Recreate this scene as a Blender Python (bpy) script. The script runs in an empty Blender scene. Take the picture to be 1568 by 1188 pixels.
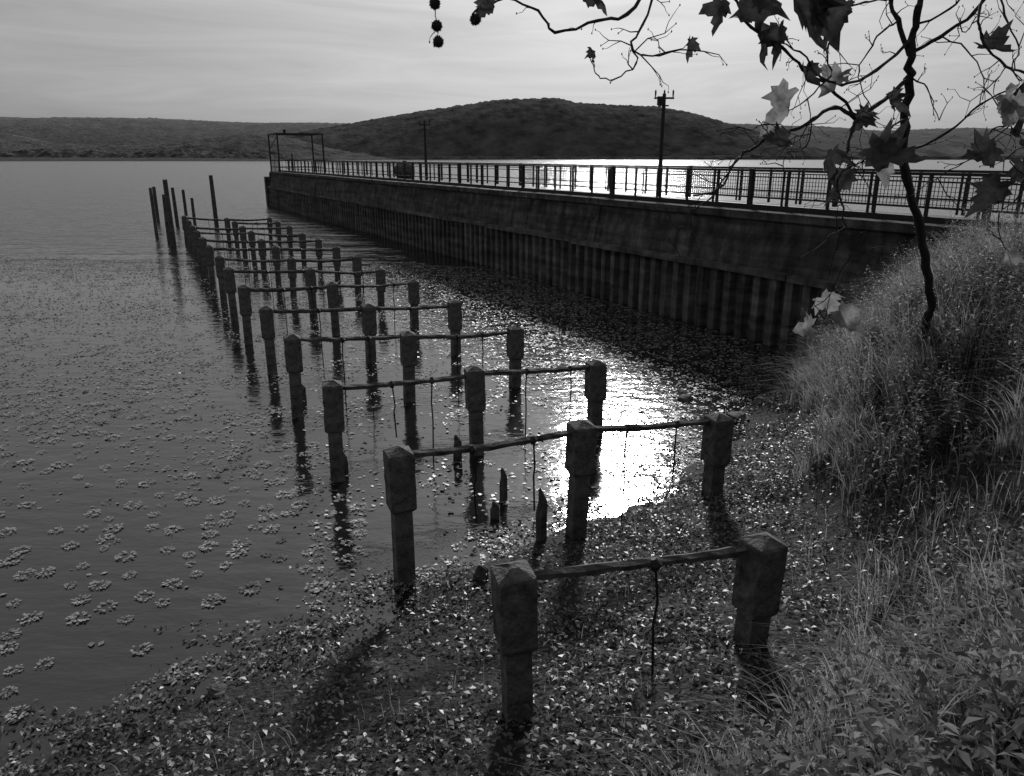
import bpy, math, random
import numpy as np
from mathutils import Vector, Matrix, noise as mn
R=np.random.default_rng(7); random.seed(7)
sc=bpy.context.scene
sc.view_settings.view_transform='Standard'
try: sc.view_settings.look='None'
except Exception: pass
sc.view_settings.exposure=0

# ------------------------------------------------------------------ helpers
def obj(name, v, f, mat, parent=None, smooth=False):
    me=bpy.data.meshes.new(name)
    v=np.asarray(v,dtype=np.float32)
    if isinstance(f,np.ndarray):
        n,k=f.shape
        me.vertices.add(len(v)); me.vertices.foreach_set('co',v.ravel())
        me.loops.add(n*k); me.loops.foreach_set('vertex_index',f.astype(np.int32).ravel())
        me.polygons.add(n); me.polygons.foreach_set('loop_start',np.arange(0,n*k,k,dtype=np.int32))
        me.polygons.foreach_set('loop_total',np.full(n,k,dtype=np.int32))
        me.update(calc_edges=True); me.validate()
    else:
        me.from_pydata([tuple(map(float,a)) for a in v],[],f); me.update()
    if smooth: me.polygons.foreach_set('use_smooth',[True]*len(me.polygons))
    o=bpy.data.objects.new(name,me); sc.collection.objects.link(o)
    if mat: me.materials.append(mat)
    if parent: o.parent=parent
    return o
def empty(name):
    o=bpy.data.objects.new(name,None); sc.collection.objects.link(o); return o

class MB:  # mesh builder
    def __init__(s): s.v=[]; s.f=[]
    def add(s,v,f):
        b=len(s.v); s.v+= [tuple(a) for a in v]; s.f+=[tuple(i+b for i in q) for q in f]
    def box(s,c,ax,ay,az):  # centre, half-axis vectors
        c=Vector(c); ax,ay,az=Vector(ax),Vector(ay),Vector(az)
        v=[c+ax*i+ay*j+az*k for k in(-1,1) for j in(-1,1) for i in(-1,1)]
        s.add(v,[(0,2,3,1),(4,5,7,6),(0,1,5,4),(2,6,7,3),(0,4,6,2),(1,3,7,5)])
    def bar(s,a,b,w,h=None):
        a,b=Vector(a),Vector(b); h=h or w; d=b-a; L=d.length; d.normalize()
        up=Vector((0,0,1)) if abs(d.z)<.9 else Vector((WD.x,WD.y,0))
        x=d.cross(up).normalized(); y=x.cross(d).normalized()
        s.box((a+b)/2,d*L/2,x*w/2,y*h/2)
    def tube(s,pts,rad,n=8,jit=0.0,cap=True,asp=1.0):
        pts=[Vector(p) for p in pts]
        up=Vector((.31,.2,.93)) if asp==1 else Vector((0,0,1))
        b0=len(s.v)
        for i,p in enumerate(pts):
            d=(pts[min(i+1,len(pts)-1)]-pts[max(i-1,0)])
            if d.length<1e-6: d=Vector((0,0,1))
            d.normalize()
            x=d.cross(up)
            if x.length<.05: x=d.cross(Vector((1,0,0)))
            x.normalize(); y=d.cross(x)
            r=rad[i] if hasattr(rad,'__len__') else rad
            for k in range(n):
                a=2*math.pi*(k+.5)/n; rr=r*(1+random.uniform(-jit,jit))
                s.v.append(tuple(p+x*math.cos(a)*rr*asp+y*math.sin(a)*rr))
        m=len(pts)
        for i in range(m-1):
            for k in range(n):
                k2=(k+1)%n
                s.f.append((b0+i*n+k,b0+i*n+k2,b0+(i+1)*n+k2,b0+(i+1)*n+k))
        if cap:
            s.f.append(tuple(b0+k for k in range(n))[::-1]); s.f.append(tuple(b0+(m-1)*n+k for k in range(n)))
    def make(s,name,mat,parent=None,smooth=False): return obj(name,s.v,s.f,mat,parent,smooth)

def mat(name, lo=.1, hi=.2, rough=.8, scale=5, detail=6, bump=.3, bdist=.02, spec=.3, trans=0, extra=None, sx=(1,1,1)):
    m=bpy.data.materials.new(name); m.use_nodes=True; nt=m.node_tree; N=nt.nodes; Lk=nt.links
    N.clear(); out=N.new('ShaderNodeOutputMaterial'); p=N.new('ShaderNodeBsdfPrincipled')
    p.inputs['Roughness'].default_value=rough; p.inputs['Specular IOR Level'].default_value=spec
    tc=N.new('ShaderNodeTexCoord'); mp=N.new('ShaderNodeMapping'); mp.inputs['Scale'].default_value=sx
    Lk.new(tc.outputs['Object'],mp.inputs[0])
    n=N.new('ShaderNodeTexNoise'); n.inputs['Scale'].default_value=scale; n.inputs['Detail'].default_value=detail; n.inputs['Roughness'].default_value=.65
    Lk.new(mp.outputs[0],n.inputs['Vector'])
    r=N.new('ShaderNodeValToRGB'); r.color_ramp.elements[0].position=.32; r.color_ramp.elements[1].position=.68
    r.color_ramp.elements[0].color=(lo,lo,lo,1); r.color_ramp.elements[1].color=(hi,hi,hi,1)
    Lk.new(n.outputs[0],r.inputs[0]); col=r.outputs[0]
    if extra: col=extra(N,Lk,mp,col)
    Lk.new(col,p.inputs['Base Color'])
    if bump:
        n2=N.new('ShaderNodeTexNoise'); n2.inputs['Scale'].default_value=scale*4; n2.inputs['Detail'].default_value=5
        Lk.new(mp.outputs[0],n2.inputs['Vector'])
        b=N.new('ShaderNodeBump'); b.inputs['Strength'].default_value=bump; b.inputs['Distance'].default_value=bdist
        Lk.new(n2.outputs[0],b.inputs['Height']); Lk.new(b.outputs[0],p.inputs['Normal'])
    sh=p.outputs[0]
    if trans:
        t=N.new('ShaderNodeBsdfTranslucent'); Lk.new(col,t.inputs[0]); mx=N.new('ShaderNodeMixShader'); mx.inputs[0].default_value=trans
        Lk.new(sh,mx.inputs[1]); Lk.new(t.outputs[0],mx.inputs[2]); sh=mx.outputs[0]
    Lk.new(sh,out.inputs[0]); return m

# directions along / across the jetty
WD=Vector((-.468,.884,0)).normalized(); WN=Vector((.884,.468,0)).normalized()

M_conc=mat('post_concrete',.025,.17,.85,8,10,1.0,.02)
M_wood=mat('old_wood',.02,.12,.8,8,6,.7,.01)
M_iron=mat('rusty_iron',.012,.03,.6,20,4,.3,.004)
M_bark=mat('branch_bark',.012,.04,.85,40,5,.6,.004)

# ------------------------------------------------------------------ world + sun
w=bpy.data.worlds.new("World"); sc.world=w; w.use_nodes=True
N=w.node_tree.nodes; Lk=w.node_tree.links; N.clear()
SE,SA=math.radians(25),math.radians(8.5)
sky=N.new('ShaderNodeTexSky'); sky.sky_type='NISHITA'; sky.sun_disc=False
sky.sun_elevation=SE; sky.sun_rotation=SA; sky.dust_density=4.0; sky.air_density=1.2; sky.ozone_density=1
bw=N.new('ShaderNodeRGBToBW'); Lk.new(sky.outputs[0],bw.inputs[0])
pw=N.new('ShaderNodeMath'); pw.operation='POWER'; pw.inputs[1].default_value=.40; Lk.new(bw.outputs[0],pw.inputs[0])   # thick haze evens the sky
pk=N.new('ShaderNodeMath'); pk.operation='MULTIPLY'; pk.inputs[1].default_value=1.72; Lk.new(pw.outputs[0],pk.inputs[0])
tc=N.new('ShaderNodeTexCoord'); mp=N.new('ShaderNodeMapping'); mp.inputs['Scale'].default_value=(1.5,1.5,14)
Lk.new(tc.outputs['Generated'],mp.inputs[0])
cn=N.new('ShaderNodeTexNoise'); cn.inputs['Scale'].default_value=2.2; cn.inputs['Detail'].default_value=9; cn.inputs['Distortion'].default_value=.8; cn.inputs['Roughness'].default_value=.6
Lk.new(mp.outputs[0],cn.inputs['Vector'])
mr=N.new('ShaderNodeMapRange'); mr.inputs[1].default_value=.35; mr.inputs[2].default_value=.75; mr.inputs[3].default_value=.93; mr.inputs[4].default_value=1.17
Lk.new(cn.outputs[0],mr.inputs[0])
mu=N.new('ShaderNodeMath'); mu.operation='MULTIPLY'; Lk.new(pk.outputs[0],mu.inputs[0]); Lk.new(mr.outputs[0],mu.inputs[1])
bg=N.new('ShaderNodeBackground'); bg.inputs[1].default_value=.1; Lk.new(mu.outputs[0],bg.inputs[0])
wo=N.new('ShaderNodeOutputWorld'); Lk.new(bg.outputs[0],wo.inputs[0])
sl=bpy.data.lights.new('sun','SUN'); sl.energy=3.3; sl.angle=math.radians(7); so=bpy.data.objects.new('sun',sl); sc.collection.objects.link(so)
sd=Vector((math.sin(SA)*math.cos(SE),math.cos(SA)*math.cos(SE),math.sin(SE)))
so.rotation_euler=(-sd).to_track_quat('-Z','Y').to_euler()

# ------------------------------------------------------------------ terrain
SH=np.array([(-400,-170),(-30,-9.5),(-8,1.0),(-3.2,4.1),(-1.44,5.87),(-.16,6.9),(.87,7.77),(2.94,9.97),(5.3,14.6),(6.6,16.2),(9,17.5),(14,15),(60,5),(600,-80)],float)
EP=np.array([(-400,-210),(-20,-10),(-2,1.6),(.6,3.0),(2.6,4.6),(3.5,8.4),(5.0,13.2),(7.0,15.3),(12,12),(60,1),(600,-90)],float)
def sdist(x,y,poly):
    x=np.asarray(x,float); y=np.asarray(y,float)
    best=np.full(x.shape,1e18); sg=np.zeros(x.shape)
    for (ax,ay),(bx,by) in zip(poly[:-1],poly[1:]):
        dx,dy=bx-ax,by-ay; L2=dx*dx+dy*dy
        t=np.clip(((x-ax)*dx+(y-ay)*dy)/L2,0,1)
        qx,qy=x-ax-t*dx,y-ay-t*dy; d=qx*qx+qy*qy
        c=-(dx*qy-dy*qx)
        m=d<best-1e-12
        best=np.where(m,d,best); sg=np.where(m,np.sign(c),sg)
    return np.sqrt(best)*sg
def sn(x,y,s,seed=0):   # cheap smooth noise -1..1
    x=np.asarray(x)*s; y=np.asarray(y)*s
    r=np.random.default_rng(seed); o=0; a=0
    for k in range(9):
        fr=.6*1.45**k/2; th=r.uniform(0,6.28); ph=r.uniform(0,6.28); am=1/(1+.35*k)
        o=o+am*np.sin(fr*6.28*(x*math.cos(th)+y*math.sin(th))+ph+1.3*np.sin(fr*3*(y*math.cos(th)-x*math.sin(th))+ph*2)); a+=am
    return o/a*1.8
def hgt(x,y):
    d=sdist(x,y,SH); e=sdist(x,y,EP)
    z=np.where(d>0,.16*np.minimum(d,6),np.maximum(.16*d,-2.5))
    z=z+np.where(e>0,.85*e,0)+.8*np.clip(e/.6,0,1)*np.exp(-((x-5.0)**2+(y-8.6)**2)/(2*1.5**2))
    z=np.where(z>2.1,2.1+.5*(1-np.exp(-(z-2.1)/.5)),z)
    z=z+np.where(d>0,.05,.02)*sn(x,y,.8,3)
    return z
def axis(n,a,b): 
    s=np.linspace(-1,1,n); return a*s+np.sign(s)*b*np.abs(s)**7
gx=axis(261,26,3000)+1; gy=axis(261,24,3000)+6
X,Y=np.meshgrid(gx,gy); Z=hgt(X,Y)
n=261; idx=np.arange(n*n).reshape(n,n)
F=np.stack([idx[:-1,:-1],idx[:-1,1:],idx[1:,1:],idx[1:,:-1]],-1).reshape(-1,4)
M_ground=mat('wet_soil',.008,.03,.85,6,8,.8,.05)
obj('ground',np.stack([X,Y,Z],-1).reshape(-1,3),F,M_ground,smooth=True)

# ------------------------------------------------------------------ water
m=bpy.data.materials.new('lake_water'); m.use_nodes=True; nt=m.node_tree; N=nt.nodes; Lk=nt.links; N.clear()
out=N.new('ShaderNodeOutputMaterial'); p=N.new('ShaderNodeBsdfPrincipled'); Lk.new(p.outputs[0],out.inputs[0])
p.inputs['Base Color'].default_value=(.012,.012,.012,1); p.inputs['IOR'].default_value=2.0
tc=N.new('ShaderNodeTexCoord'); sx=N.new('ShaderNodeSeparateXYZ'); Lk.new(tc.outputs['Object'],sx.inputs[0])
def nz(scale,mapping,det=4,rough=.55):
    mpn=N.new('ShaderNodeMapping'); mpn.inputs['Scale'].default_value=mapping; Lk.new(tc.outputs['Object'],mpn.inputs[0])
    q=N.new('ShaderNodeTexNoise'); q.inputs['Scale'].default_value=scale; q.inputs['Detail'].default_value=det; q.inputs['Roughness'].default_value=rough
    Lk.new(mpn.outputs[0],q.inputs['Vector']); return q.outputs[0]
wob=N.new('ShaderNodeMath'); wob.operation='MULTIPLY_ADD'; wob.inputs[1].default_value=14; Lk.new(nz(.12,(1,1,1)),wob.inputs[0]); Lk.new(sx.outputs[1],wob.inputs[2])
far=N.new('ShaderNodeMapRange'); far.inputs[1].default_value=32; far.inputs[2].default_value=44; far.inputs[3].default_value=0; far.inputs[4].default_value=1
Lk.new(wob.outputs[0],far.inputs[0])
rr=N.new('ShaderNodeMapRange'); rr.inputs[3].default_value=.08; rr.inputs[4].default_value=.16; Lk.new(far.outputs[0],rr.inputs[0]); Lk.new(rr.outputs[0],p.inputs['Roughness'])
b1=N.new('ShaderNodeBump'); b1.inputs['Distance'].default_value=.05
st=N.new('ShaderNodeMapRange'); st.inputs[3].default_value=.33; st.inputs[4].default_value=.6; Lk.new(far.outputs[0],st.inputs[0])
Lk.new(st.outputs[0],b1.inputs['Strength']); Lk.new(nz(3.4,(.5,1,1)),b1.inputs['Height'])
b2=N.new('ShaderNodeBump'); b2.inputs['Distance'].default_value=.4
st2=N.new('ShaderNodeMath'); st2.operation='MULTIPLY'; st2.inputs[1].default_value=.8; Lk.new(far.outputs[0],st2.inputs[0])
Lk.new(st2.outputs[0],b2.inputs['Strength']); Lk.new(nz(.7,(.4,1,1),4),b2.inputs['Height']); Lk.new(b1.outputs[0],b2.inputs['Normal'])
Lk.new(b2.outputs[0],p.inputs['Normal'])
xs=np.array([-4000,-400,-60,60,400,4000]); ys=np.array([-600,-60,0,60,400,1500,4000])
V=[(a,b,0) for b in ys for a in xs]; nx=len(xs)
obj('lake_water',V,[(j*nx+i,j*nx+i+1,(j+1)*nx+i+1,(j+1)*nx+i) for j in range(len(ys)-1) for i in range(nx-1)],m)

# ------------------------------------------------------------------ hills
def hillmat(name,lo,hi,sc_): return mat(name,lo,hi,1.0,sc_,9,.7,4,0)
def ridge(name,prof,Y0,dep,mt,amp,na=520,back=1.0,seed=0):
    px=np.array([a for a,b in prof],float); pz=np.array([b for a,b in prof],float)
    xs=np.linspace(px[0],px[-1],na); zs=np.interp(xs,px,pz)
    k=np.ones(9)/9; zs=np.convolve(np.pad(zs,4,'edge'),k,'valid')
    S=np.concatenate([np.linspace(0,1,26),1+np.linspace(.1,1,6)])
    V=[]
    for s in S:
        if s<=1: hh=math.sin(s*math.pi/2)**.9; y=Y0-dep*(1-s)
        else: hh=max(0,math.cos((s-1)*math.pi/2)); y=Y0+dep*back*(s-1)
        for x,z in zip(xs,zs):
            g=mn.noise(Vector((x/150+seed,y/260,0)))*.32+mn.noise(Vector((x/55+seed,y/90,3)))*.13
            t=mn.noise(Vector((x/11,y/14,seed)))*amp+mn.noise(Vector((x/4.5,y/6,seed)))*amp*.6
            V.append((x,y+g*dep*.3,z*hh*(1+g*(1-hh)*1.6)+t*(.3+.7*hh)-2))
    m_=len(S); idx=np.arange(m_*na).reshape(m_,na)
    F=np.stack([idx[:-1,:-1],idx[:-1,1:],idx[1:,1:],idx[1:,:-1]],-1).reshape(-1,4)
    return obj(name,V,F,mt)
ridge('wooded_hill',[(-620,2),(-502,18),(-440,35),(-378,53),(-315,63),(-253,73),(-204,82),(-154,90),(-104,96),(-30,107),(30,109),(82,111),(119,102),(169,99),(268,96),(330,85),(405,63),(467,48),(517,31),(591,4),(640,0)],1500,280,hillmat('hill_woods',.04,.13,.035),2.8,na=760,seed=1)
ridge('distant_hills',[(-2400,120),(-1903,135),(-1688,131),(-1559,127),(-1365,127),(-1150,125),(-977,117),(-827,111),(-676,112),(-547,110),(-181,84),(250,62),(465,113),(702,110),(810,104),(1003,100),(1176,86),(1326,92),(1477,96),(1688,92),(1972,106),(2403,104),(3000,110)],2600,500,hillmat('distant_woods',.12,.20,.02),3.5,na=900,seed=5)  # aerial haze is put into the paler base colour of these woods
ridge('low_wooded_hills',[(-1300,60),(-987,52),(-850,45),(-714,38),(-660,26),(-578,20),(-486,23),(-414,30),(-350,36),(-313,32),(-240,15),(-168,1)],1100,170,hillmat('low_woods',.05,.15,.05),2.4,seed=9)
ridge('shore_tree_line',[(-900,9),(-700,13),(-600,9),(-520,14),(-440,10),(-380,13),(-320,9),(-270,11),(-240,2)],900,60,hillmat('shore_woods',.03,.13,.08),4.0,seed=12)
ridge('reed_bed',[(-900,5),(-500,5.5),(-330,5),(-235,4),(-215,1)],800,50,hillmat('reeds',.08,.14,.2),.4,seed=15)
ridge('far_shore_trees',[(-240,6),(0,7),(200,6),(420,9),(700,7),(1100,10),(1600,8)],1210,25,hillmat('far_shore_woods',.04,.11,.05),2.0,seed=17)

# ------------------------------------------------------------------ jetty
DB=12.62   # perpendicular offset of the sheet-pile face
def W(s,d,z): # s along the jetty (0 at the bank corner), d offset from face
    o=Vector((6.02,15.6,0)); o=o-WN*(o.dot(WN)-DB)
    q=o+WD*s+WN*d; return Vector((q.x,q.y,z))
S0,S1=-9,57.0
pier=empty('concrete_jetty')
per=.46; v=[];f=[]
s=S0
prof=[]
while s<S1:
    prof+=[(s,0),(s+per*.42,0),(s+per*.5,.17),(s+per*.92,.17)]
    s+=per
for a,b in prof:
    v.append(W(a,b,-1.5)); v.append(W(a,b,1.52))
for i in range(len(prof)-1): f.append((2*i,2*i+2,2*i+3,2*i+1))
def streak(N,Lk,mp,col):
    q=N.new('ShaderNodeTexNoise'); q.inputs['Scale'].default_value=2.2; q.inputs['Detail'].default_value=6
    m2=N.new('ShaderNodeMapping'); m2.inputs['Scale'].default_value=(1.6,1.6,.18)
    tcn=[x for x in N if x.bl_idname=='ShaderNodeTexCoord'][0]; Lk.new(tcn.outputs['Object'],m2.inputs[0]); Lk.new(m2.outputs[0],q.inputs['Vector'])
    mr=N.new('ShaderNodeMapRange'); mr.inputs[1].default_value=.35; mr.inputs[2].default_value=.65; mr.inputs[3].default_value=.5; mr.inputs[4].default_value=1.3; Lk.new(q.outputs[0],mr.inputs[0])
    q3=N.new('ShaderNodeTexNoise'); q3.inputs['Scale'].default_value=1.0; q3.inputs['Detail'].default_value=7   # horizontal lift lines and damp bands
    m3=N.new('ShaderNodeMapping'); m3.inputs['Scale'].default_value=(.35,.35,5); Lk.new(tcn.outputs['Object'],m3.inputs[0]); Lk.new(m3.outputs[0],q3.inputs['Vector'])
    mr3=N.new('ShaderNodeMapRange'); mr3.inputs[1].default_value=.35; mr3.inputs[2].default_value=.65; mr3.inputs[3].default_value=.55; mr3.inputs[4].default_value=1.4; Lk.new(q3.outputs[0],mr3.inputs[0])
    ml=N.new('ShaderNodeMath'); ml.operation='MULTIPLY'; Lk.new(mr.outputs[0],ml.inputs[0]); Lk.new(mr3.outputs[0],ml.inputs[1])
    mm=N.new('ShaderNodeMix'); mm.data_type='RGBA'; mm.blend_type='MULTIPLY'; mm.inputs[0].default_value=1
    Lk.new(col,mm.inputs[6]); Lk.new(ml.outputs[0],mm.inputs[7]); return mm.outputs[2]
M_sheet=mat('sheet_pile_steel',.05,.14,.8,3,8,.6,.02,extra=streak)
M_wall=mat('wall_concrete',.03,.11,.9,2.0,10,1.0,.05,extra=streak)
obj('sheet_piling',v,f,M_sheet,pier)
mb=MB(); s=S0
while s<S1:
    L=min(random.uniform(2.8,3.4),S1-s); dz=random.uniform(-.025,.025)
    mb.box((W(s+L/2,.0,1.56+dz)),WD*(L/2-.015),WN*.13,Vector((0,0,.07)))
    s+=L
mb.make('capping_beam',M_sheet,pier)
mb=MB(); s=S0; k=0
while s<S1:
    L=min(4.2,S1-s); o=random.uniform(-.015,.015); zt=2.84+random.uniform(-.008,.008)
    a,b=s+.01,s+L-.01
    pr=[(.06+o,1.60),(.16+o,2.2),(.21+o,2.22),(.26+o,zt-.22),(.15+o,zt-.16),(.15+o,zt),(.60,zt),(.60,1.60)]
    v=[W(a,d,z) for d,z in pr]+[W(b,d,z) for d,z in pr]; n_=len(pr)
    mb.add(v,[(i,(i+1)%n_,(i+1)%n_+n_,i+n_) for i in range(n_)]+[tuple(range(n_))[::-1],tuple(range(n_,2*n_))])
    s+=L
mb.make('parapet_wall',M_wall,pier)
mb=MB()
mb.box(W((S0+S1)/2,2.4,2.0),WD*((S1-S0)/2-.02),WN*1.79,Vector((0,0,.72)))
mb.box(W((S0+S1)/2,2.3,.3),WD*((S1-S0)/2-.1),WN*1.8,Vector((0,0,.95)))
mb.make('deck_slab',M_wall,pier)
mb=MB(); mb.box(W(S1+.35,1.9,.9),WD*.35,WN*2.1,Vector((0,0,1.5)))
mb.box(W(S1+.25,2.1,2.55),WD*.25,WN*1.9,Vector((0,0,.14))); mb.make('end_block',M_wall,pier)
mb=MB(); mb.bar(W(S0,.95,2.86),W(S1,.95,2.86),.16,.16); mb.make('kerb_girder',M_iron,pier)
def railing(name,d,s0,s1,mesh):
    r=empty(name); mb=MB(); s=s0; k=0
    z0,z1=2.78,3.70
    while s<=s1+.01:
        wv=.10 if k%5==0 else .055
        mb.bar(W(s,d,z0),W(s,d,z1+(.04 if k%5==0 else 0)),wv,wv)
        if k%2==1: mb.bar(W(s+.14,d,z0),W(s+.14,d,z1-.02),.04,.04)
        s+=1.12; k+=1
    for z,t in ((z1,.055),(3.10,.04),(z1-.14,.03)):
        mb.bar(W(s0,d+.003,z),W(s1,d+.003,z),t,t)
    mb.make('rails_and_posts',M_iron,r)
    if mesh:
        q=MB(); s=s0
        while s<mesh:
            q.bar(W(s,d+.03,3.12),W(s,d+.03,z1-.05),.010); s+=.08
        z=3.15
        while z<z1-.05: q.bar(W(s0,d+.035,z),W(mesh,d+.035,z),.010); z+=.08
        q.make('wire_mesh',M_iron,r)
railing('metal_railing',.95,-8.6,54,14)
railing('metal_railing',3.9,-8.6,56.5,0)
cage=empty('steel_landing_frame'); mb=MB()
E1,E0=56.8,53.3
for s,d in ((E1,.3),(E1,3.9),(E0,.3),(E0,3.9)):
    mb.bar(W(s,d,2.7),W(s,d,5.75),.11)
for a,b in (((E1,.3),(E1,3.9)),((E0,.3),(E0,3.9)),((E1,.3),(E0,.3)),((E1,3.9),(E0,3.9))):
    mb.bar(W(*a,5.78),W(*b,5.78),.10); 
    mb.bar(W(*a,3.75),W(*b,3.75),.06); mb.bar(W(*a,3.2),W(*b,3.2),.05)
mb.bar(W(E1,2.1,2.7),W(E1,2.1,4.3),.09); mb.bar(W(E0,.9,5.7),W(E0,.9,6.1),.2,.1)
mb.bar(W(E1,.3,4.6),W(E0,.3,5.6),.05)
for i in range(12):
    mb.bar(W(E1,.3+i*.31,2.75),W(E1,.3+i*.31,3.75),.03); mb.bar(W(E1-i*.3,.3,2.75),W(E1-i*.3,.3,3.75),.03)
mb.make('frame_bars',M_iron,cage)
def pole(s,d,top,box):
    e=empty('utility_pole'); mb=MB(); b=W(s,d,2.7)
    mb.tube([b,(b.x,b.y,top)],[.07,.05],10)
    mb.bar(Vector((b.x-.28,b.y,top-.12)),Vector((b.x+.28,b.y,top-.12)),.05)
    mb.bar(Vector((b.x-.15,b.y+.05,top-.32)),Vector((b.x+.15,b.y+.05,top-.32)),.04)
    for dx in (-.25,.0,.25): mb.tube([(b.x+dx,b.y,top-.09),(b.x+dx,b.y,top+.05),(b.x+dx,b.y,top+.1)],[.018,.028,.012],7)
    if box: mb.box((b.x-.1,b.y-.08,top-.2),(.1,0,0),(0,.07,0),(0,0,.12))
    mb.make('pole_and_crossarm',M_iron,e)
pole(7.2,1.9,5.72,True); pole(24.9,1.6,5.6,False)
tk=empty('storage_tank'); mb=MB(); c=W(29.0,2.0,3.15)
pts=[];rad=[]
for a in np.linspace(-1,1,9):
    pts.append(c+Vector((.52*a,0,.12))); rad.append(.43*(1-abs(a)**5*.45))
mb.tube(pts,rad,18); 
for dx in(-.3,.3): mb.box(c+Vector((dx,0,-.34)),(.06,0,0),(0,.3,0),(0,0,.13))
mb.tube([c+Vector((0,0,.5)),c+Vector((0,0,.66))],.1,10)
mb.make('tank_body',M_conc,tk)

# ------------------------------------------------------------------ concrete posts
GA=Vector((-1.2,2.47,0)); GB=Vector((1.745,.835,0)); O=Vector((.14,4.05,0))
ang=math.atan2(GB.y,GB.x)
def post(x,y,top):
    e=empty('concrete_post'); e.location=(x,y,0)
    e.rotation_euler=(random.uniform(-.03,.03),random.uniform(-.03,.03),ang-.12+random.uniform(-.14,.12))
    zb=float(hgt(np.array([x]),np.array([y]))[0])-.4
    H=.124; h=.088; hb=top-random.uniform(.58,.66)
    lv=[(zb,h*1.06),(zb*.5+hb*.5,h*1.02),(hb-.05,h),(hb-.02,h*1.02),(hb+.01,H*.96),(hb+.03,H)]
    for k in range(5): lv.append((hb+.03+(top-.07-hb-.03)*(k+1)/6,H*random.uniform(.985,1.01)))
    lv+=[(top-.07,H*1.01),(top-.052,H*.96),(top-.008,H*.26),(top,H*.10)]
    v=[];f=[]
    for z,r in lv:
        c=r*.94
        ring=[(-c,-r),(c,-r),(r,-c),(r,c),(c,r),(-c,r),(-r,c),(-r,-c)]
        for a,b in ring: 
            j=.0045; v.append((a+random.uniform(-j,j),b+random.uniform(-j,j),z+random.uniform(-j,j)))
    n_=8
    for i in range(len(lv)-1):
        for k in range(n_): f.append((i*n_+k,i*n_+(k+1)%n_,(i+1)*n_+(k+1)%n_,(i+1)*n_+k))
    f.append(tuple(range(len(v)-n_,len(v))))
    obj('head_and_shaft',v,f,M_conc,e)
    return e
tops={}
NR=14
for i in range(NR):
    for j in range(3):
        if i==0 and j==2: continue
        q=O+GA*i+GB*j
        q+=Vector((random.uniform(-.05,.05),random.uniform(-.05,.05),0))
        t=(1.34,1.24,1.15)[j]+random.uniform(-.04,.04)
        if i==1: t=(1.42,1.38,1.18)[j]
        if i==0: t=(1.52,1.38)[j]; q=(Vector((.05,4.25,0)),Vector((1.80,4.9,0)))[j]
        post(q.x,q.y,t); tops[(i,j)]=Vector((q.x,q.y,t))
for i in range(NR):
    for j in range(2):
        if (i,j) not in tops or (i,j+1) not in tops: continue
        if random.random()<.10 and i>4: continue
        a=tops[(i,j)]; b=tops[(i,j+1)]; d=(b-a).normalized()
        e=empty('wooden_rail')
        A=a+d*.06-Vector((0,0,.10)); Bp=b-d*.10-Vector((0,0,.09+random.uniform(0,.04)))
        sag=random.uniform(.015,.05); bend=random.uniform(.4,.62); lat=random.uniform(-.03,.05)
        for q,(off,zz,r) in enumerate(((0,0,.036),(.06,-.03,.028))):
            if q==1 and random.random()<.3: continue
            pts=[];rad=[]; nn=14
            sd_=Vector((-d.y,d.x,0))
            for k in range(nn+1):
                u=k/nn; tri=(u/bend if u<bend else (1-u)/(1-bend))**.8
                pp=A.lerp(Bp,u)+sd_*(off+lat*tri*(1 if q==0 else .6)); pp.z+=zz-sag*tri+random.uniform(-.006,.006)
                pts.append(pp); rad.append(r*random.uniform(.88,1.12)*(1 if 0<k<nn else .7))
            mb=MB(); mb.tube(pts,rad,6,.14,asp=1.25); mb.make('log',M_wood,e)
        mb=MB()
        for u in ([.4,.75] if random.random()<.6 else [.5]):
            u+=random.uniform(-.08,.08); tri=(u/bend if u<bend else (1-u)/(1-bend)); pp=A.lerp(Bp,u); pp.z-=sag*tri
            zb=random.choice([-.1,.0,-.1,.45]) if i else .35
            x2=random.uniform(-.04,.04)
            mb.tube([pp+Vector((0,0,.04)),pp+Vector((x2,0,-.3)),(pp.x+x2*.4,pp.y,(pp.z+zb)/2),(pp.x+x2,pp.y,zb)],.010,5)
            mb.tube([pp+Vector((-.012,0,.043)),pp+Vector((0,0,.0)),pp-Vector((0,0,.05))],[.02,.048,.02],7,.2)
        mb.make('iron_rod',M_iron,e)
for (x,y,h,r) in ((.32,7.35,.62,.06),(-.1,8.35,.42,.05),(-.75,9.6,.38,.06),(-2.25,9.2,.3,.08),(-.3,6.45,.22,.07),(-3.6,12.3,.3,.07),(-.2,7.9,.2,.05)):
    mb=MB(); z=-.3
    mb.tube([(x,y,z),(x,y,h*.5),(x+.01,y,h*.75),(x-.015,y,h*.93),(x-.02,y,h)],[r,r,r*.8,r*.45,.01],9,.22); mb.make('broken_timber_stump',M_wood)
for (x,y,h,r) in ((-15.75,35.4,3.02,.12),(-17.2,44.6,3.0,.13),(-22.8,49.4,2.2,.12),(-18.4,39.5,2.5,.09),(-16.6,36.8,2.3,.09),(-20.3,46.5,2.25,.11),(-20.0,47.2,2.1,.10),(-18.0,43.5,1.8,.09)):
    mb=MB(); l=random.uniform(-.05,.05)
    mb.tube([(x,y,-1.5),(x+l*.5,y,h*.5),(x+l,y,h)],[r,r*.95,r*.85],10,.06); mb.make('mooring_pole',M_wood)

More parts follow.
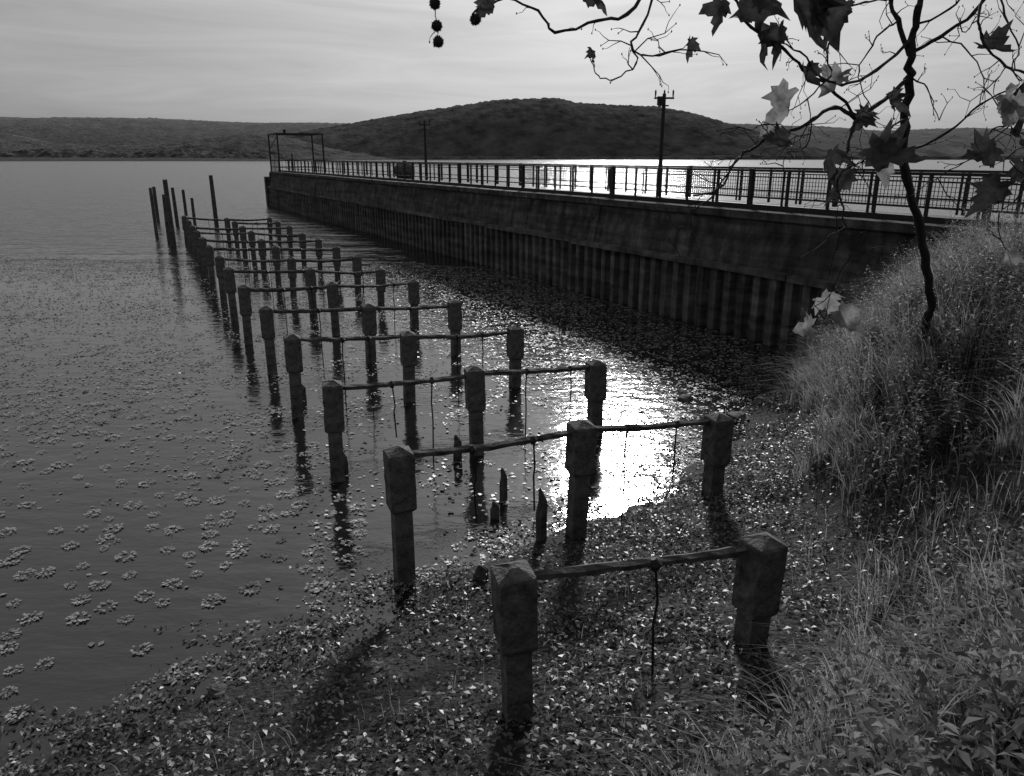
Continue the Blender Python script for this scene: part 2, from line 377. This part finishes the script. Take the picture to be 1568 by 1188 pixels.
# ------------------------------------------------------------------ leaf clouds
def leaves(C,D,Nn,L,Wd,fold=.25):
    S=np.cross(D,Nn); S/= np.linalg.norm(S,axis=1,keepdims=True)+1e-9
    L=L[:,None]; Wd=Wd[:,None]
    p0=C; p1=C+D*L*.45+S*Wd*.5+Nn*L*fold*.3; p2=C+D*L-Nn*L*fold*.35; p3=C+D*L*.45-S*Wd*.5+Nn*L*fold*.3
    n=len(C); V=np.stack([p0,p1,p2,p3],1).reshape(-1,3)
    i=np.arange(n)*4
    return V,np.stack([i,i+1,i+2,i+3],1)
def rdir(n,zlo,zhi):
    a=R.uniform(0,2*np.pi,n); z=R.uniform(zlo,zhi,n); r=np.sqrt(np.maximum(0,1-z*z))
    return np.stack([np.cos(a)*r,np.sin(a)*r,z],1)
def perp(D,tilt):
    n=len(D); up=np.array([0,0,1.0])+R.normal(0,tilt,(n,3)); up-= (up*D).sum(1,keepdims=True)*D
    return up/(np.linalg.norm(up,axis=1,keepdims=True)+1e-9)
M_float=mat('floating_leaf',.08,.32,.45,3,4,0,0,.4)
M_ros=mat('rosette_leaf',.14,.40,.45,6,4,0,0,.45)
M_shore=mat('marsh_leaf',.015,.21,.42,9,4,0,0,.4,trans=.15)
def rosettes(name,cx,cy,rad,K=15,mt=None,zt=.28):
    D=[];Ls=[];Cs=[]
    for k in range(K):
        a=R.uniform(0,2*np.pi,len(cx)); rr=rad*np.sqrt(R.uniform(.05,1,len(cx)))
        z=R.uniform(.0,zt,len(cx)); d=np.stack([np.cos(a)*np.sqrt(1-z*z),np.sin(a)*np.sqrt(1-z*z),z],1)
        Cs.append(np.stack([cx+np.cos(a)*rr*.8,cy+np.sin(a)*rr*.8,np.full(len(cx),.006)+R.uniform(0,.012,len(cx))],1)); D.append(d); Ls.append(rad*R.uniform(.28,.42,len(cx)))
    C=np.concatenate(Cs);D=np.concatenate(D);Ls=np.concatenate(Ls)
    V,F=leaves(C,D,perp(D,.12),Ls,Ls*.8,.08); obj(name,V,F,mt or M_float)
def inwater(x,y): return (sdist(x,y,SH)<-.02)&((x*WN.x+y*WN.y)<DB-.1)
n=42000; x=R.uniform(-36,7,n); y=R.uniform(3,33,n)
ds=-sdist(x,y,SH); across=(x-O.x)*WN.x+(y-O.y)*WN.y
nz2=sn(x,y,.7,12)
dens=.30+.34*nz2
left=across<-.6
dens=np.where(left&(y<11),.02,dens)
dens=np.where(ds<.6,.7,dens)
mid=(across>-.4)&(across<4.0)
dens=np.where(mid,.10+.30*sn(x,y,1.1,13)+(ds<.6)*.5,dens)
dens=np.where(across>=4.0,.50+.3*nz2,dens)
edge=29.5+1.8*sn(x,y,.08,14)
dens=np.where((y>edge-2.2)&left,1.0,dens)
dens=np.where(y>edge,0,dens); dens=np.where((across>0)&(y>30),0,dens)
k=inwater(x,y)&(R.uniform(0,1,n)<dens)
rosettes('floating_water_plants',x[k],y[k],R.uniform(.05,.12,k.sum()))
# distinct round rosettes in the calm shallows on the left (kept apart from each other)
n=3000; x=R.uniform(-11,-.3,n); y=R.uniform(3.6,13.5,n); ds=-sdist(x,y,SH); cl=sn(x,y,.55,61)+.5*sn(x,y,1.6,62)
k=inwater(x,y)&(R.uniform(0,1,n)<np.clip(.45+.6*cl-.03*ds,.08,1))&(((x-O.x)*WN.x+(y-O.y)*WN.y)<.3)
px_,py_=x[k],y[k]; keep=[]; 
for i in range(len(px_)):
    if all((px_[i]-px_[j])**2+(py_[i]-py_[j])**2>.19**2 for j in keep): keep.append(i)
rosettes('water_chestnut_rosettes',px_[keep],py_[keep],R.uniform(.055,.115,len(keep)),34,M_ros,.18)
n=230000; x=R.uniform(-36,7,n); y=3+28*R.uniform(0,1,n)
across=(x-O.x)*WN.x+(y-O.y)*WN.y; nn=sn(x,y,.5,21)
pr=np.where(across<-.6,np.clip((y-8)/5,0.03,1)*.75*(.55+.7*nn),.18+.5*sn(x,y,1.0,22)); pr=np.where(across>4.2,.5,pr); pr=np.where(y>29.5+1.8*sn(x,y,.08,14),0,pr)
k=inwater(x,y)&(R.uniform(0,1,n)<pr); x=x[k];y=y[k]
D=rdir(len(x),0,.25); L=R.uniform(.035,.085,len(x))
V,F=leaves(np.stack([x,y,np.full(len(x),.005)],1),D,perp(D,.14),L,L*.7,.1); obj('floating_weed',V,F,M_float)

# marsh plants on the shore
n=330000; x=R.uniform(-9,6.5,n); y=R.uniform(.3,15,n)
d=sdist(x,y,SH); e=sdist(x,y,EP); nn=sn(x,y,1.1,31); n3=sn(x,y,2.6,32)
pr=np.clip((d+.7+.5*n3)/1.0,0,1)*np.clip(.65+.5*nn+.5*n3,0.03,1)*np.clip(1-(e-.4)/1.2,0.12,1)
k=(R.uniform(0,1,n)<pr)&(x*WN.x+y*WN.y<DB-.05); x=x[k];y=y[k]
d=sdist(x,y,SH)
z=np.maximum(hgt(x,y),0)+R.uniform(0,.12,len(x))*np.clip(d+.8,.1,1)*np.clip(.6+.9*sn(x,y,1.8,33),.12,1.7)
D=rdir(len(x),-.3,.6); L=R.uniform(.024,.066,len(x))
V,F=leaves(np.stack([x,y,z],1),D,perp(D,.55),L,L*R.uniform(.3,.65,len(x)),.35); obj('marsh_plants',V,F,M_shore)
mb=MB()
for (x,y,r) in ((-2.3,4.9,.08),(-1.1,5.0,.10),(3.6,11.3,.18),(4.2,12.0,.15),(2.9,9.4,.1),(3.0,12.3,.14)):
    z=max(0,float(hgt(np.array([x]),np.array([y]))[0])); pts=[];rad=[]
    for k in range(7):
        a=-math.pi/2+math.pi*k/6; pts.append((x+random.uniform(-.01,.01),y,z+r*.15+r*.5*math.sin(a))); rad.append(max(.004,r*math.cos(a)))
    mb.tube(pts,rad,11,.16)
mb.make('shore_stones',M_conc)

# grass
M_grass=mat('grass_blade',.04,.50,.6,4.0,6,0,0,.2,trans=.5)
def grass(name,x,y,Lmin,Lmax,wd,mt,lean=.6,wind=(-.35,-.1)):
    n=len(x); z=hgt(x,y)-.02; L=R.uniform(Lmin,Lmax,n); a=R.uniform(0,2*np.pi,n)
    dx,dy=np.cos(a)*.8+wind[0],np.sin(a)*.8+wind[1]
    ln=R.uniform(.15,1,n)*lean; K=5; V=np.zeros((n,K*2-1,3))
    th=R.uniform(0,2*np.pi,n); sxv=np.cos(th); syv=np.sin(th)
    for k in range(K):
        t=k/(K-1); h=L*(t-.55*ln*t*t*t); o=L*ln*t*t
        w_=wd*(1-t)**.7*R.uniform(.9,1.1)
        px,py,pz=x+dx*o,y+dy*o,z+h
        if k<K-1:
            V[:,2*k]=np.stack([px-sxv*w_,py-syv*w_,pz],1); V[:,2*k+1]=np.stack([px+sxv*w_,py+syv*w_,pz],1)
        else: V[:,2*k]=np.stack([px,py,pz],1)
    b=np.arange(n)*(K*2-1)
    F=[np.stack([b+2*k,b+2*k+1,b+2*k+3,b+2*k+2],1) for k in range(K-2)]
    F.append(np.stack([b+2*K-4,b+2*K-3,b+2*K-2,b+2*K-2],1))
    F=np.concatenate(F)
    tip=V[:,-1]; V=V.reshape(-1,3); extra=tip+np.array([.0006,0,0]); m0=len(V); V=np.concatenate([V,extra]); 
    F[-n:,3]=m0+np.arange(n)
    obj(name,V,F,mt)
far_ok=lambda x,y:(x*WN.x+y*WN.y<DB-.05)&~(x>.7*y+4)&((x*x+y*y)>2.0)&((x-1.8)**2+(y-4.7)**2>.35)
n=52000; x=R.uniform(-3,12,n); y=R.uniform(.8,16.5,n)
e=sdist(x,y,EP); nn=sn(x,y,.9,41)
pr=np.clip((e+.25+.3*nn)/.7,0,1)*np.clip(.5+.85*nn,.05,1); pr=np.where(x<.2,pr*.35,pr)
k=(R.uniform(0,1,n)<pr)&far_ok(x,y)
grass('bank_grass',x[k],y[k],.14,.42,.0045,M_grass)
nt_=360; cx=R.uniform(.5,9,nt_*6); cy=R.uniform(1.8,15,nt_*6); e=sdist(cx,cy,EP); k=(e>.1)&far_ok(cx,cy)&((cx*cx+cy*cy)>8)&(sn(cx,cy,.7,81)>-.45); cx=cx[k][:nt_]; cy=cy[k][:nt_]
per_=75; sp=R.normal(0,.075,(len(cx),per_,2)); hx=(cx[:,None]+sp[:,:,0]).ravel(); hy=(cy[:,None]+sp[:,:,1]).ravel()
k=far_ok(hx,hy); grass('long_grass',hx[k],hy[k],.30,.95,.0058,M_grass,1.0,(-.55,-.3))
n=12000; x=R.uniform(-3,5,n); y=R.uniform(1.5,12,n); d=sdist(x,y,SH); k=(d>.5)&(R.uniform(0,1,n)<np.clip(.2+.5*sn(x,y,1.3,71),0,1))
grass('shore_grass',x[k],y[k],.08,.30,.0030,M_grass)

def weeds(name,n,cond,hmin,hmax,mt,ll=.07,wr=.28):
    x=R.uniform(0,11,n*14); y=R.uniform(1.5,15.5,n*14); k=cond(x,y); x=x[k][:n]; y=y[k][:n]; n=len(x)
    z=hgt(x,y); H=R.uniform(hmin,hmax,n); a=R.uniform(0,6.28,n); lx=np.cos(a)*.25*H-.08; ly=np.sin(a)*.25*H
    Cs=[];Ds=[];Ls=[]; K=26
    for q in range(K):
        t=.15+.85*(q+R.uniform(0,1,n))/K
        C=np.stack([x+lx*t*t,y+ly*t*t,z+H*t],1); D=rdir(n,-.25,.55); Cs.append(C);Ds.append(D);Ls.append(ll*R.uniform(.6,1.3,n)*(1.2-.6*t))
    C=np.concatenate(Cs);D=np.concatenate(Ds);L=np.concatenate(Ls)
    V,F=leaves(C,D,perp(D,.3),L,L*wr,.4)
    for th in (0,1.57):
        cx,cy=math.cos(th)*.004,math.sin(th)*.004; rows=[]
        for t in (0,.5,1):
            p_=np.stack([x+lx*t*t,y+ly*t*t,z+H*t],1); s_=np.array([cx,cy,0])*(1.1-t)
            rows.append(p_-s_); rows.append(p_+s_)
        VV=np.stack(rows,1).reshape(-1,3); b=np.arange(n)*6+len(V)
        V=np.concatenate([V,VV]); F=np.concatenate([F,np.stack([b,b+1,b+3,b+2],1),np.stack([b+2,b+3,b+5,b+4],1)])
    obj(name,V,F,mt)
M_weed=mat('weed_leaf',.025,.26,.6,3,4,0,0,.25,trans=.45)
inside=lambda x,y:(x*WN.x+y*WN.y<DB-.1)&(x<.7*y+3.5)
weeds('leafy_weeds',1400,lambda x,y:(sdist(x,y,EP)>.45)&inside(x,y)&(sn(x,y,.6,51)>-.15)&(y<9),.30,.65,M_weed,.09,.34)
weeds('tall_weeds',1100,lambda x,y:(sdist(x,y,EP)>.35)&inside(x,y)&(y>6.0),.5,1.0,M_weed,.075)
weeds('goldenrod_weeds',240,lambda x,y:(abs(x-4.1-(y-6.8)*.5)<.8)&(y>6.1)&(y<8.2)&(sdist(x,y,EP)>.15),.7,1.15,M_weed,.09,.22)

# ------------------------------------------------------------------ sycamore
tree=empty('sycamore_tree')
T=[(4.62,8.25,1.8),(4.5,8.0,2.12),(4.25,7.55,2.42),(4.01,7.1,2.64),(3.64,6.62,3.07),(3.26,6.13,3.5),(2.91,5.69,3.77),(2.6,5.24,4.02),(2.46,4.99,4.24),(2.39,4.85,4.45),(2.33,4.78,4.57),(2.3,4.72,4.72),(2.29,4.65,4.84),(2.34,4.72,5.05),(2.4,4.8,5.5)]
BR=[
([(2.33,4.78,4.57),(2.21,4.73,4.75),(2.16,4.76,4.86),(2.07,4.72,5.05),(1.9,4.7,5.5)],.015,.006),
([(2.39,4.85,4.45),(2.13,4.69,4.28),(1.97,4.57,4.22),(1.81,4.48,4.27),(1.64,4.35,4.19),(1.54,4.33,4.14),(1.38,4.22,4.1),(1.24,4.19,4.02),(1.14,4.07,3.95),(1.07,4.03,3.84),(.94,4.02,3.81)],.014,.004),
([(1.97,4.57,4.22),(1.88,4.41,4.04),(1.82,4.36,3.9),(1.80,4.22,3.76),(1.82,4.18,3.63),(1.85,4.13,3.49)],.009,.003),
([(2.33,4.78,4.57),(2.45,4.7,4.66),(2.58,4.63,4.77),(2.66,4.57,4.92)],.012,.007),
([(2.32,4.75,4.65),(2.08,4.64,4.47),(1.8,4.41,4.38),(1.62,4.32,4.43),(1.5,4.24,4.52),(1.31,4.15,4.56)],.010,.003),
([(2.07,4.72,5.05),(1.45,4.49,5.0),(.95,4.14,4.88),(.69,3.9,4.79),(.52,3.75,4.62),(.376,3.63,4.57),(.184,3.5,4.51),(.114,3.53,4.59),(-.024,3.43,4.62),(-.146,3.31,4.56),(-.146,3.3,4.53)],.011,.0025),
([(.69,3.9,4.79),(.594,3.73,4.57),(.52,3.6,4.47),(.577,3.58,4.43),(.649,3.58,4.43),(.763,3.59,4.45)],.006,.0025),
([(.52,3.6,4.47),(.548,3.57,4.39),(.434,3.45,4.32),(.365,3.45,4.33),(.337,3.47,4.39)],.004,.002),
([(.95,4.14,4.88),(1.11,4.22,4.79),(1.24,4.28,4.65),(1.45,4.35,4.55),(1.59,4.43,4.46),(1.775,4.51,4.37),(1.97,4.57,4.22)],.006,.009),
([(2.66,4.57,4.92),(2.49,4.42,4.77),(2.44,4.26,4.59),(2.5,4.11,4.44),(2.52,3.99,4.4),(2.59,3.85,4.27)],.007,.005),
([(2.59,3.85,4.27),(2.5,3.92,4.17),(2.43,4.02,4.13),(2.43,4.09,4.02),(2.32,4.16,3.93),(2.23,4.33,3.79)],.005,.002),
([(1.14,4.07,3.95),(1.04,4.02,3.81),(.936,4,3.73),(.851,3.96,3.61),(.875,3.93,3.5)],.005,.002),
([(2.39,4.85,4.45),(2.43,4.72,4.39),(2.445,4.56,4.2)],.006,.002),
([(2.59,3.85,4.27),(2.52,3.77,4.0),(2.43,3.71,3.82),(2.34,3.69,3.73),(2.38,3.62,3.52)],.005,.002),
([(-.024,3.43,4.62),(-.22,3.35,4.7),(-.31,3.35,4.67),(-.308,3.32,4.59),(-.30,3.29,4.505),(-.295,3.275,4.44)],.003,.0015),
([(1.82,4.36,3.9),(1.9,4.19,4.0),(1.95,4.19,4.02)],.004,.002),
([(1.85,4.13,3.49),(1.84,4.28,3.29),(1.83,4.32,3.09)],.003,.002),
([(2.07,4.72,5.05),(1.9,4.55,4.9),(1.78,4.45,4.72),(1.70,4.4,4.55),(1.72,4.38,4.42),(1.60,4.35,4.30),(1.46,4.3,4.22)],.007,.003),
([(2.21,4.73,4.75),(2.08,4.6,4.68),(1.98,4.5,4.58),(1.90,4.45,4.45),(1.93,4.4,4.32),(2.03,4.4,4.2)],.006,.002),
([(2.16,4.76,4.86),(1.95,4.6,4.82),(1.72,4.4,4.75),(1.55,4.2,4.70),(1.40,4.1,4.72)],.006,.002),
([(1.64,4.35,4.19),(1.6,4.3,4.05),(1.47,4.22,4.02),(1.46,4.2,3.93)],.004,.002),
([(2.46,4.99,4.24),(2.30,4.8,4.18),(2.15,4.6,4.08),(2.0,4.4,4.03),(1.93,4.3,3.92),(1.97,4.2,3.78)],.007,.002),
([(2.6,5.24,4.02),(2.75,5.0,4.15),(2.8,4.8,4.3),(2.95,4.7,4.4),(3.2,4.7,4.5)],.008,.003),
([(2.44,4.26,4.59),(2.36,4.2,4.66),(2.28,4.15,4.6),(2.22,4.1,4.66)],.004,.002),
([(2.5,4.11,4.44),(2.42,4.05,4.34),(2.43,4.0,4.24)],.003,.0015),
([(2.52,3.77,4.0),(2.42,3.75,4.04),(2.36,3.72,3.98)],.003,.0015),
([(1.38,4.22,4.1),(1.30,4.1,4.16),(1.22,4.05,4.13)],.003,.0015),
([(1.82,4.18,3.63),(1.72,4.15,3.58),(1.66,4.1,3.48)],.003,.0015),
([(2.3,4.72,4.72),(2.42,4.6,4.78),(2.5,4.5,4.9),(2.6,4.4,5.0)],.007,.003),
([(2.66,4.57,4.92),(2.62,4.4,4.72),(2.66,4.3,4.55),(2.60,4.2,4.42),(2.72,4.15,4.3)],.006,.002),
([(2.45,4.7,4.66),(2.56,4.6,4.58),(2.62,4.5,4.42),(2.58,4.4,4.30)],.005,.002),
]
def smooth(pts,sub=4,j=.006):
    pts=[Vector(p) for p in pts]; o=[]
    for i in range(len(pts)-1):
        p0=pts[max(i-1,0)];p1=pts[i];p2=pts[i+1];p3=pts[min(i+2,len(pts)-1)]
        for k in range(sub):
            t=k/sub
            q=.5*((2*p1)+(p2-p0)*t+(2*p0-5*p1+4*p2-p3)*t*t+(3*p1-p0-3*p2+p3)*t**3)
            o.append(q+Vector([random.uniform(-j,j) for _ in range(3)]))
    o.append(pts[-1]); return o
mb=MB()
tp=smooth(T,4,.012); mb.tube(tp,[(.050-.036*(i/(len(tp)-1))**.7)*random.uniform(.92,1.12) for i in range(len(tp))],10,.10)
def twig(p,d,L,r,depth):
    q1=p+d*L*.4; q2=q1+(d+Vector((random.uniform(-.7,.7),random.uniform(-.3,.3),random.uniform(-.6,.6)))).normalized()*L*.35; q3=q2+(d+Vector((random.uniform(-.8,.8),0,random.uniform(-.8,.5)))).normalized()*L*.3
    mb.tube([p,q1,q2,q3],[r,r*.8,r*.6,r*.35],5)
    mb.tube([q3-Vector((0,0,.004)),q3,q3+Vector((0,0,.006))],[.001,.0035,.001],5)
    if depth>0:
        for q in (q1,q2):
            if random.random()<.7: twig(q,(d+Vector((random.uniform(-1,1),random.uniform(-.4,.4),random.uniform(-1,1)))).normalized(),L*.55,r*.6,depth-1)
for pts,r0,r1 in BR:
    s_=smooth(pts,4,.007); nn=len(s_); mb.tube(s_,[(r0+(r1-r0)*i/(nn-1))*(1+.22*(i%4==0)) for i in range(nn)],7,.14)
    for i in range(2,nn,3):
        if random.random()<.8 and s_[i].z<4.95:
            d=Vector((random.uniform(-1,1),random.uniform(-.6,.6),random.uniform(-.8,.9))).normalized()
            lf=s_[i].x<.45
            twig(s_[i],d,random.uniform(.06,.26)*(.35 if lf else 1),.0034*(.6 if lf else 1),0 if lf else 1)
mb.make('trunk_and_branches',M_bark,tree)
LV=[(-.09,3.31,4.56,.104),(.337,3.47,4.41,.085),(.79,3.6,4.46,.10),(.333,3.65,4.65,.13),(1.14,4.17,4.63,.23),(1.275,4.26,4.59,.27),(1.365,3.97,4.64,.28),(1.475,3.97,4.65,.25),(1.34,4.15,4.56,.2),(1.47,4.26,4.25,.26),(1.79,4.41,4.38,.21),(1.46,4.2,4.03,.17),(1.73,4.28,3.97,.21),(1.9,4.17,3.94,.28),(1.98,4.19,4.0,.24),(2.21,4.69,4.29,.19),(2.43,4.23,4.49,.2),(2.42,3.94,4.23,.19),(2.47,3.92,4.16,.19),(2.43,3.97,3.97,.2),(2.48,3.88,4.03,.22),(2.43,3.74,3.91,.19),(2.33,3.71,3.82,.19),(1.80,4.34,3.16,.20),(1.90,4.31,3.07,.22),(1.76,4.29,2.99,.19),(2.38,3.62,3.52,.13),(1.56,4.31,4.40,.17),(2.03,4.55,4.18,.19),(1.02,4.08,4.68,.16),(1.72,4.29,4.68,.23),(1.2,4.1,4.72,.2),(1.45,4.1,4.78,.24),(1.6,4.2,4.62,.2),(2.5,3.9,4.32,.18),(2.55,3.85,4.08,.2),(1.86,4.3,3.86,.2)]
half=[(0,0),(.10,-.10),(.30,-.12),(.26,.02),(.50,.12),(.40,.20),(.58,.42),(.38,.40),(.34,.50),(.20,.46),(.26,.66),(.14,.72),(.10,.86),(0,1.06)]
outl=half+[(-a,b) for a,b in half[-2:0:-1]]
M_leaf=mat('sycamore_leaf',.02,.09,.55,14,4,.3,.003,.3,trans=.3)
M_leafp=mat('sycamore_leaf_backlit_tone',.12,.34,.5,14,4,.3,.003,.4,trans=.5)  # paler copy: glow of light through some leaves put into the colour
V=[[],[]];F=[[],[]]
for li,(x,y,z,s_) in enumerate(LV):
    g=1 if (23<=li<=26 or li in (9,10,14,17,18)) else 0
    VV,FF=V[g],F[g]
    curl=random.uniform(.3,1.8); a=random.uniform(0,6.28) if random.random()<.4 else random.uniform(-.8,.8)
    M=Matrix.Rotation(a,3,'Z')@Matrix.Rotation(random.uniform(-.6,.6),3,'Y')@Matrix.Rotation(-math.pi/2+random.uniform(-.9,.7),3,'X')@Matrix.Rotation(random.uniform(-1.1,1.1),3,'Z')
    b=len(VV); c=Vector((x,y,z+.35*s_))
    w1,w2,ph=random.uniform(.6,1.0),random.uniform(.9,1.1),random.uniform(0,6)
    def tr(px,py):
        r2=px*px*1.6+max(py-.3,0)**2*.8
        return tuple(c+M@(Vector((px*w1,py*w2,-curl*.55*r2+.07*math.sin(8*px+ph)+.05*math.sin(9*py+ph)))*s_))
    rings=[1,.66,.33]; n_=len(outl)
    jit=[(random.uniform(.88,1.12),random.uniform(.94,1.06)) for _ in outl]
    for rg in rings:
        for (px,py),(j1,j2) in zip(outl,jit): VV.append(tr(px*j1*rg,.30+(py*j2-.30)*rg))
    VV.append(tr(0,.30)); cidx=b+3*n_
    for q in range(2):
        for i in range(n_): FF.append((b+q*n_+i,b+q*n_+(i+1)%n_,b+(q+1)*n_+(i+1)%n_,b+(q+1)*n_+i))
    for i in range(n_): FF.append((cidx,b+2*n_+i,b+2*n_+(i+1)%n_))
obj('leaves',V[0],F[0],M_leaf,tree,True); obj('backlit_leaves',V[1],F[1],M_leafp,tree,True)
mb=MB()
for (x,y,z) in ((-.308,3.32,4.585),(-.30,3.29,4.50),(-.295,3.275,4.44),(-.146,3.3,4.525)):
    r=.021; pts=[];rad=[]
    for k in range(9):
        a=-math.pi/2+math.pi*k/8; pts.append((x,y,z+r*math.sin(a))); rad.append(max(.001,r*math.cos(a)))
    mb.tube(pts,rad,14,.05)
    for k in range(130):
        d=Vector(R.normal(0,1,3)).normalized(); o=Vector((x,y,z)); sd2=d.cross(Vector((.3,.5,.8))).normalized()*.0022
        mb.add([o+d*r*.9-sd2,o+d*r*.9+sd2,o+d*r*1.25],[(0,1,2)])
mb.make('seed_balls',M_bark,tree)

# ------------------------------------------------------------------ camera
cam=bpy.data.cameras.new('camera'); co=bpy.data.objects.new('camera',cam); sc.collection.objects.link(co); sc.camera=co
cam.lens=36*1150/1568; cam.sensor_width=36; cam.clip_end=9000; cam.clip_start=.05
co.location=(0,0,4); co.rotation_euler=(math.radians(90-17.1),0,0)
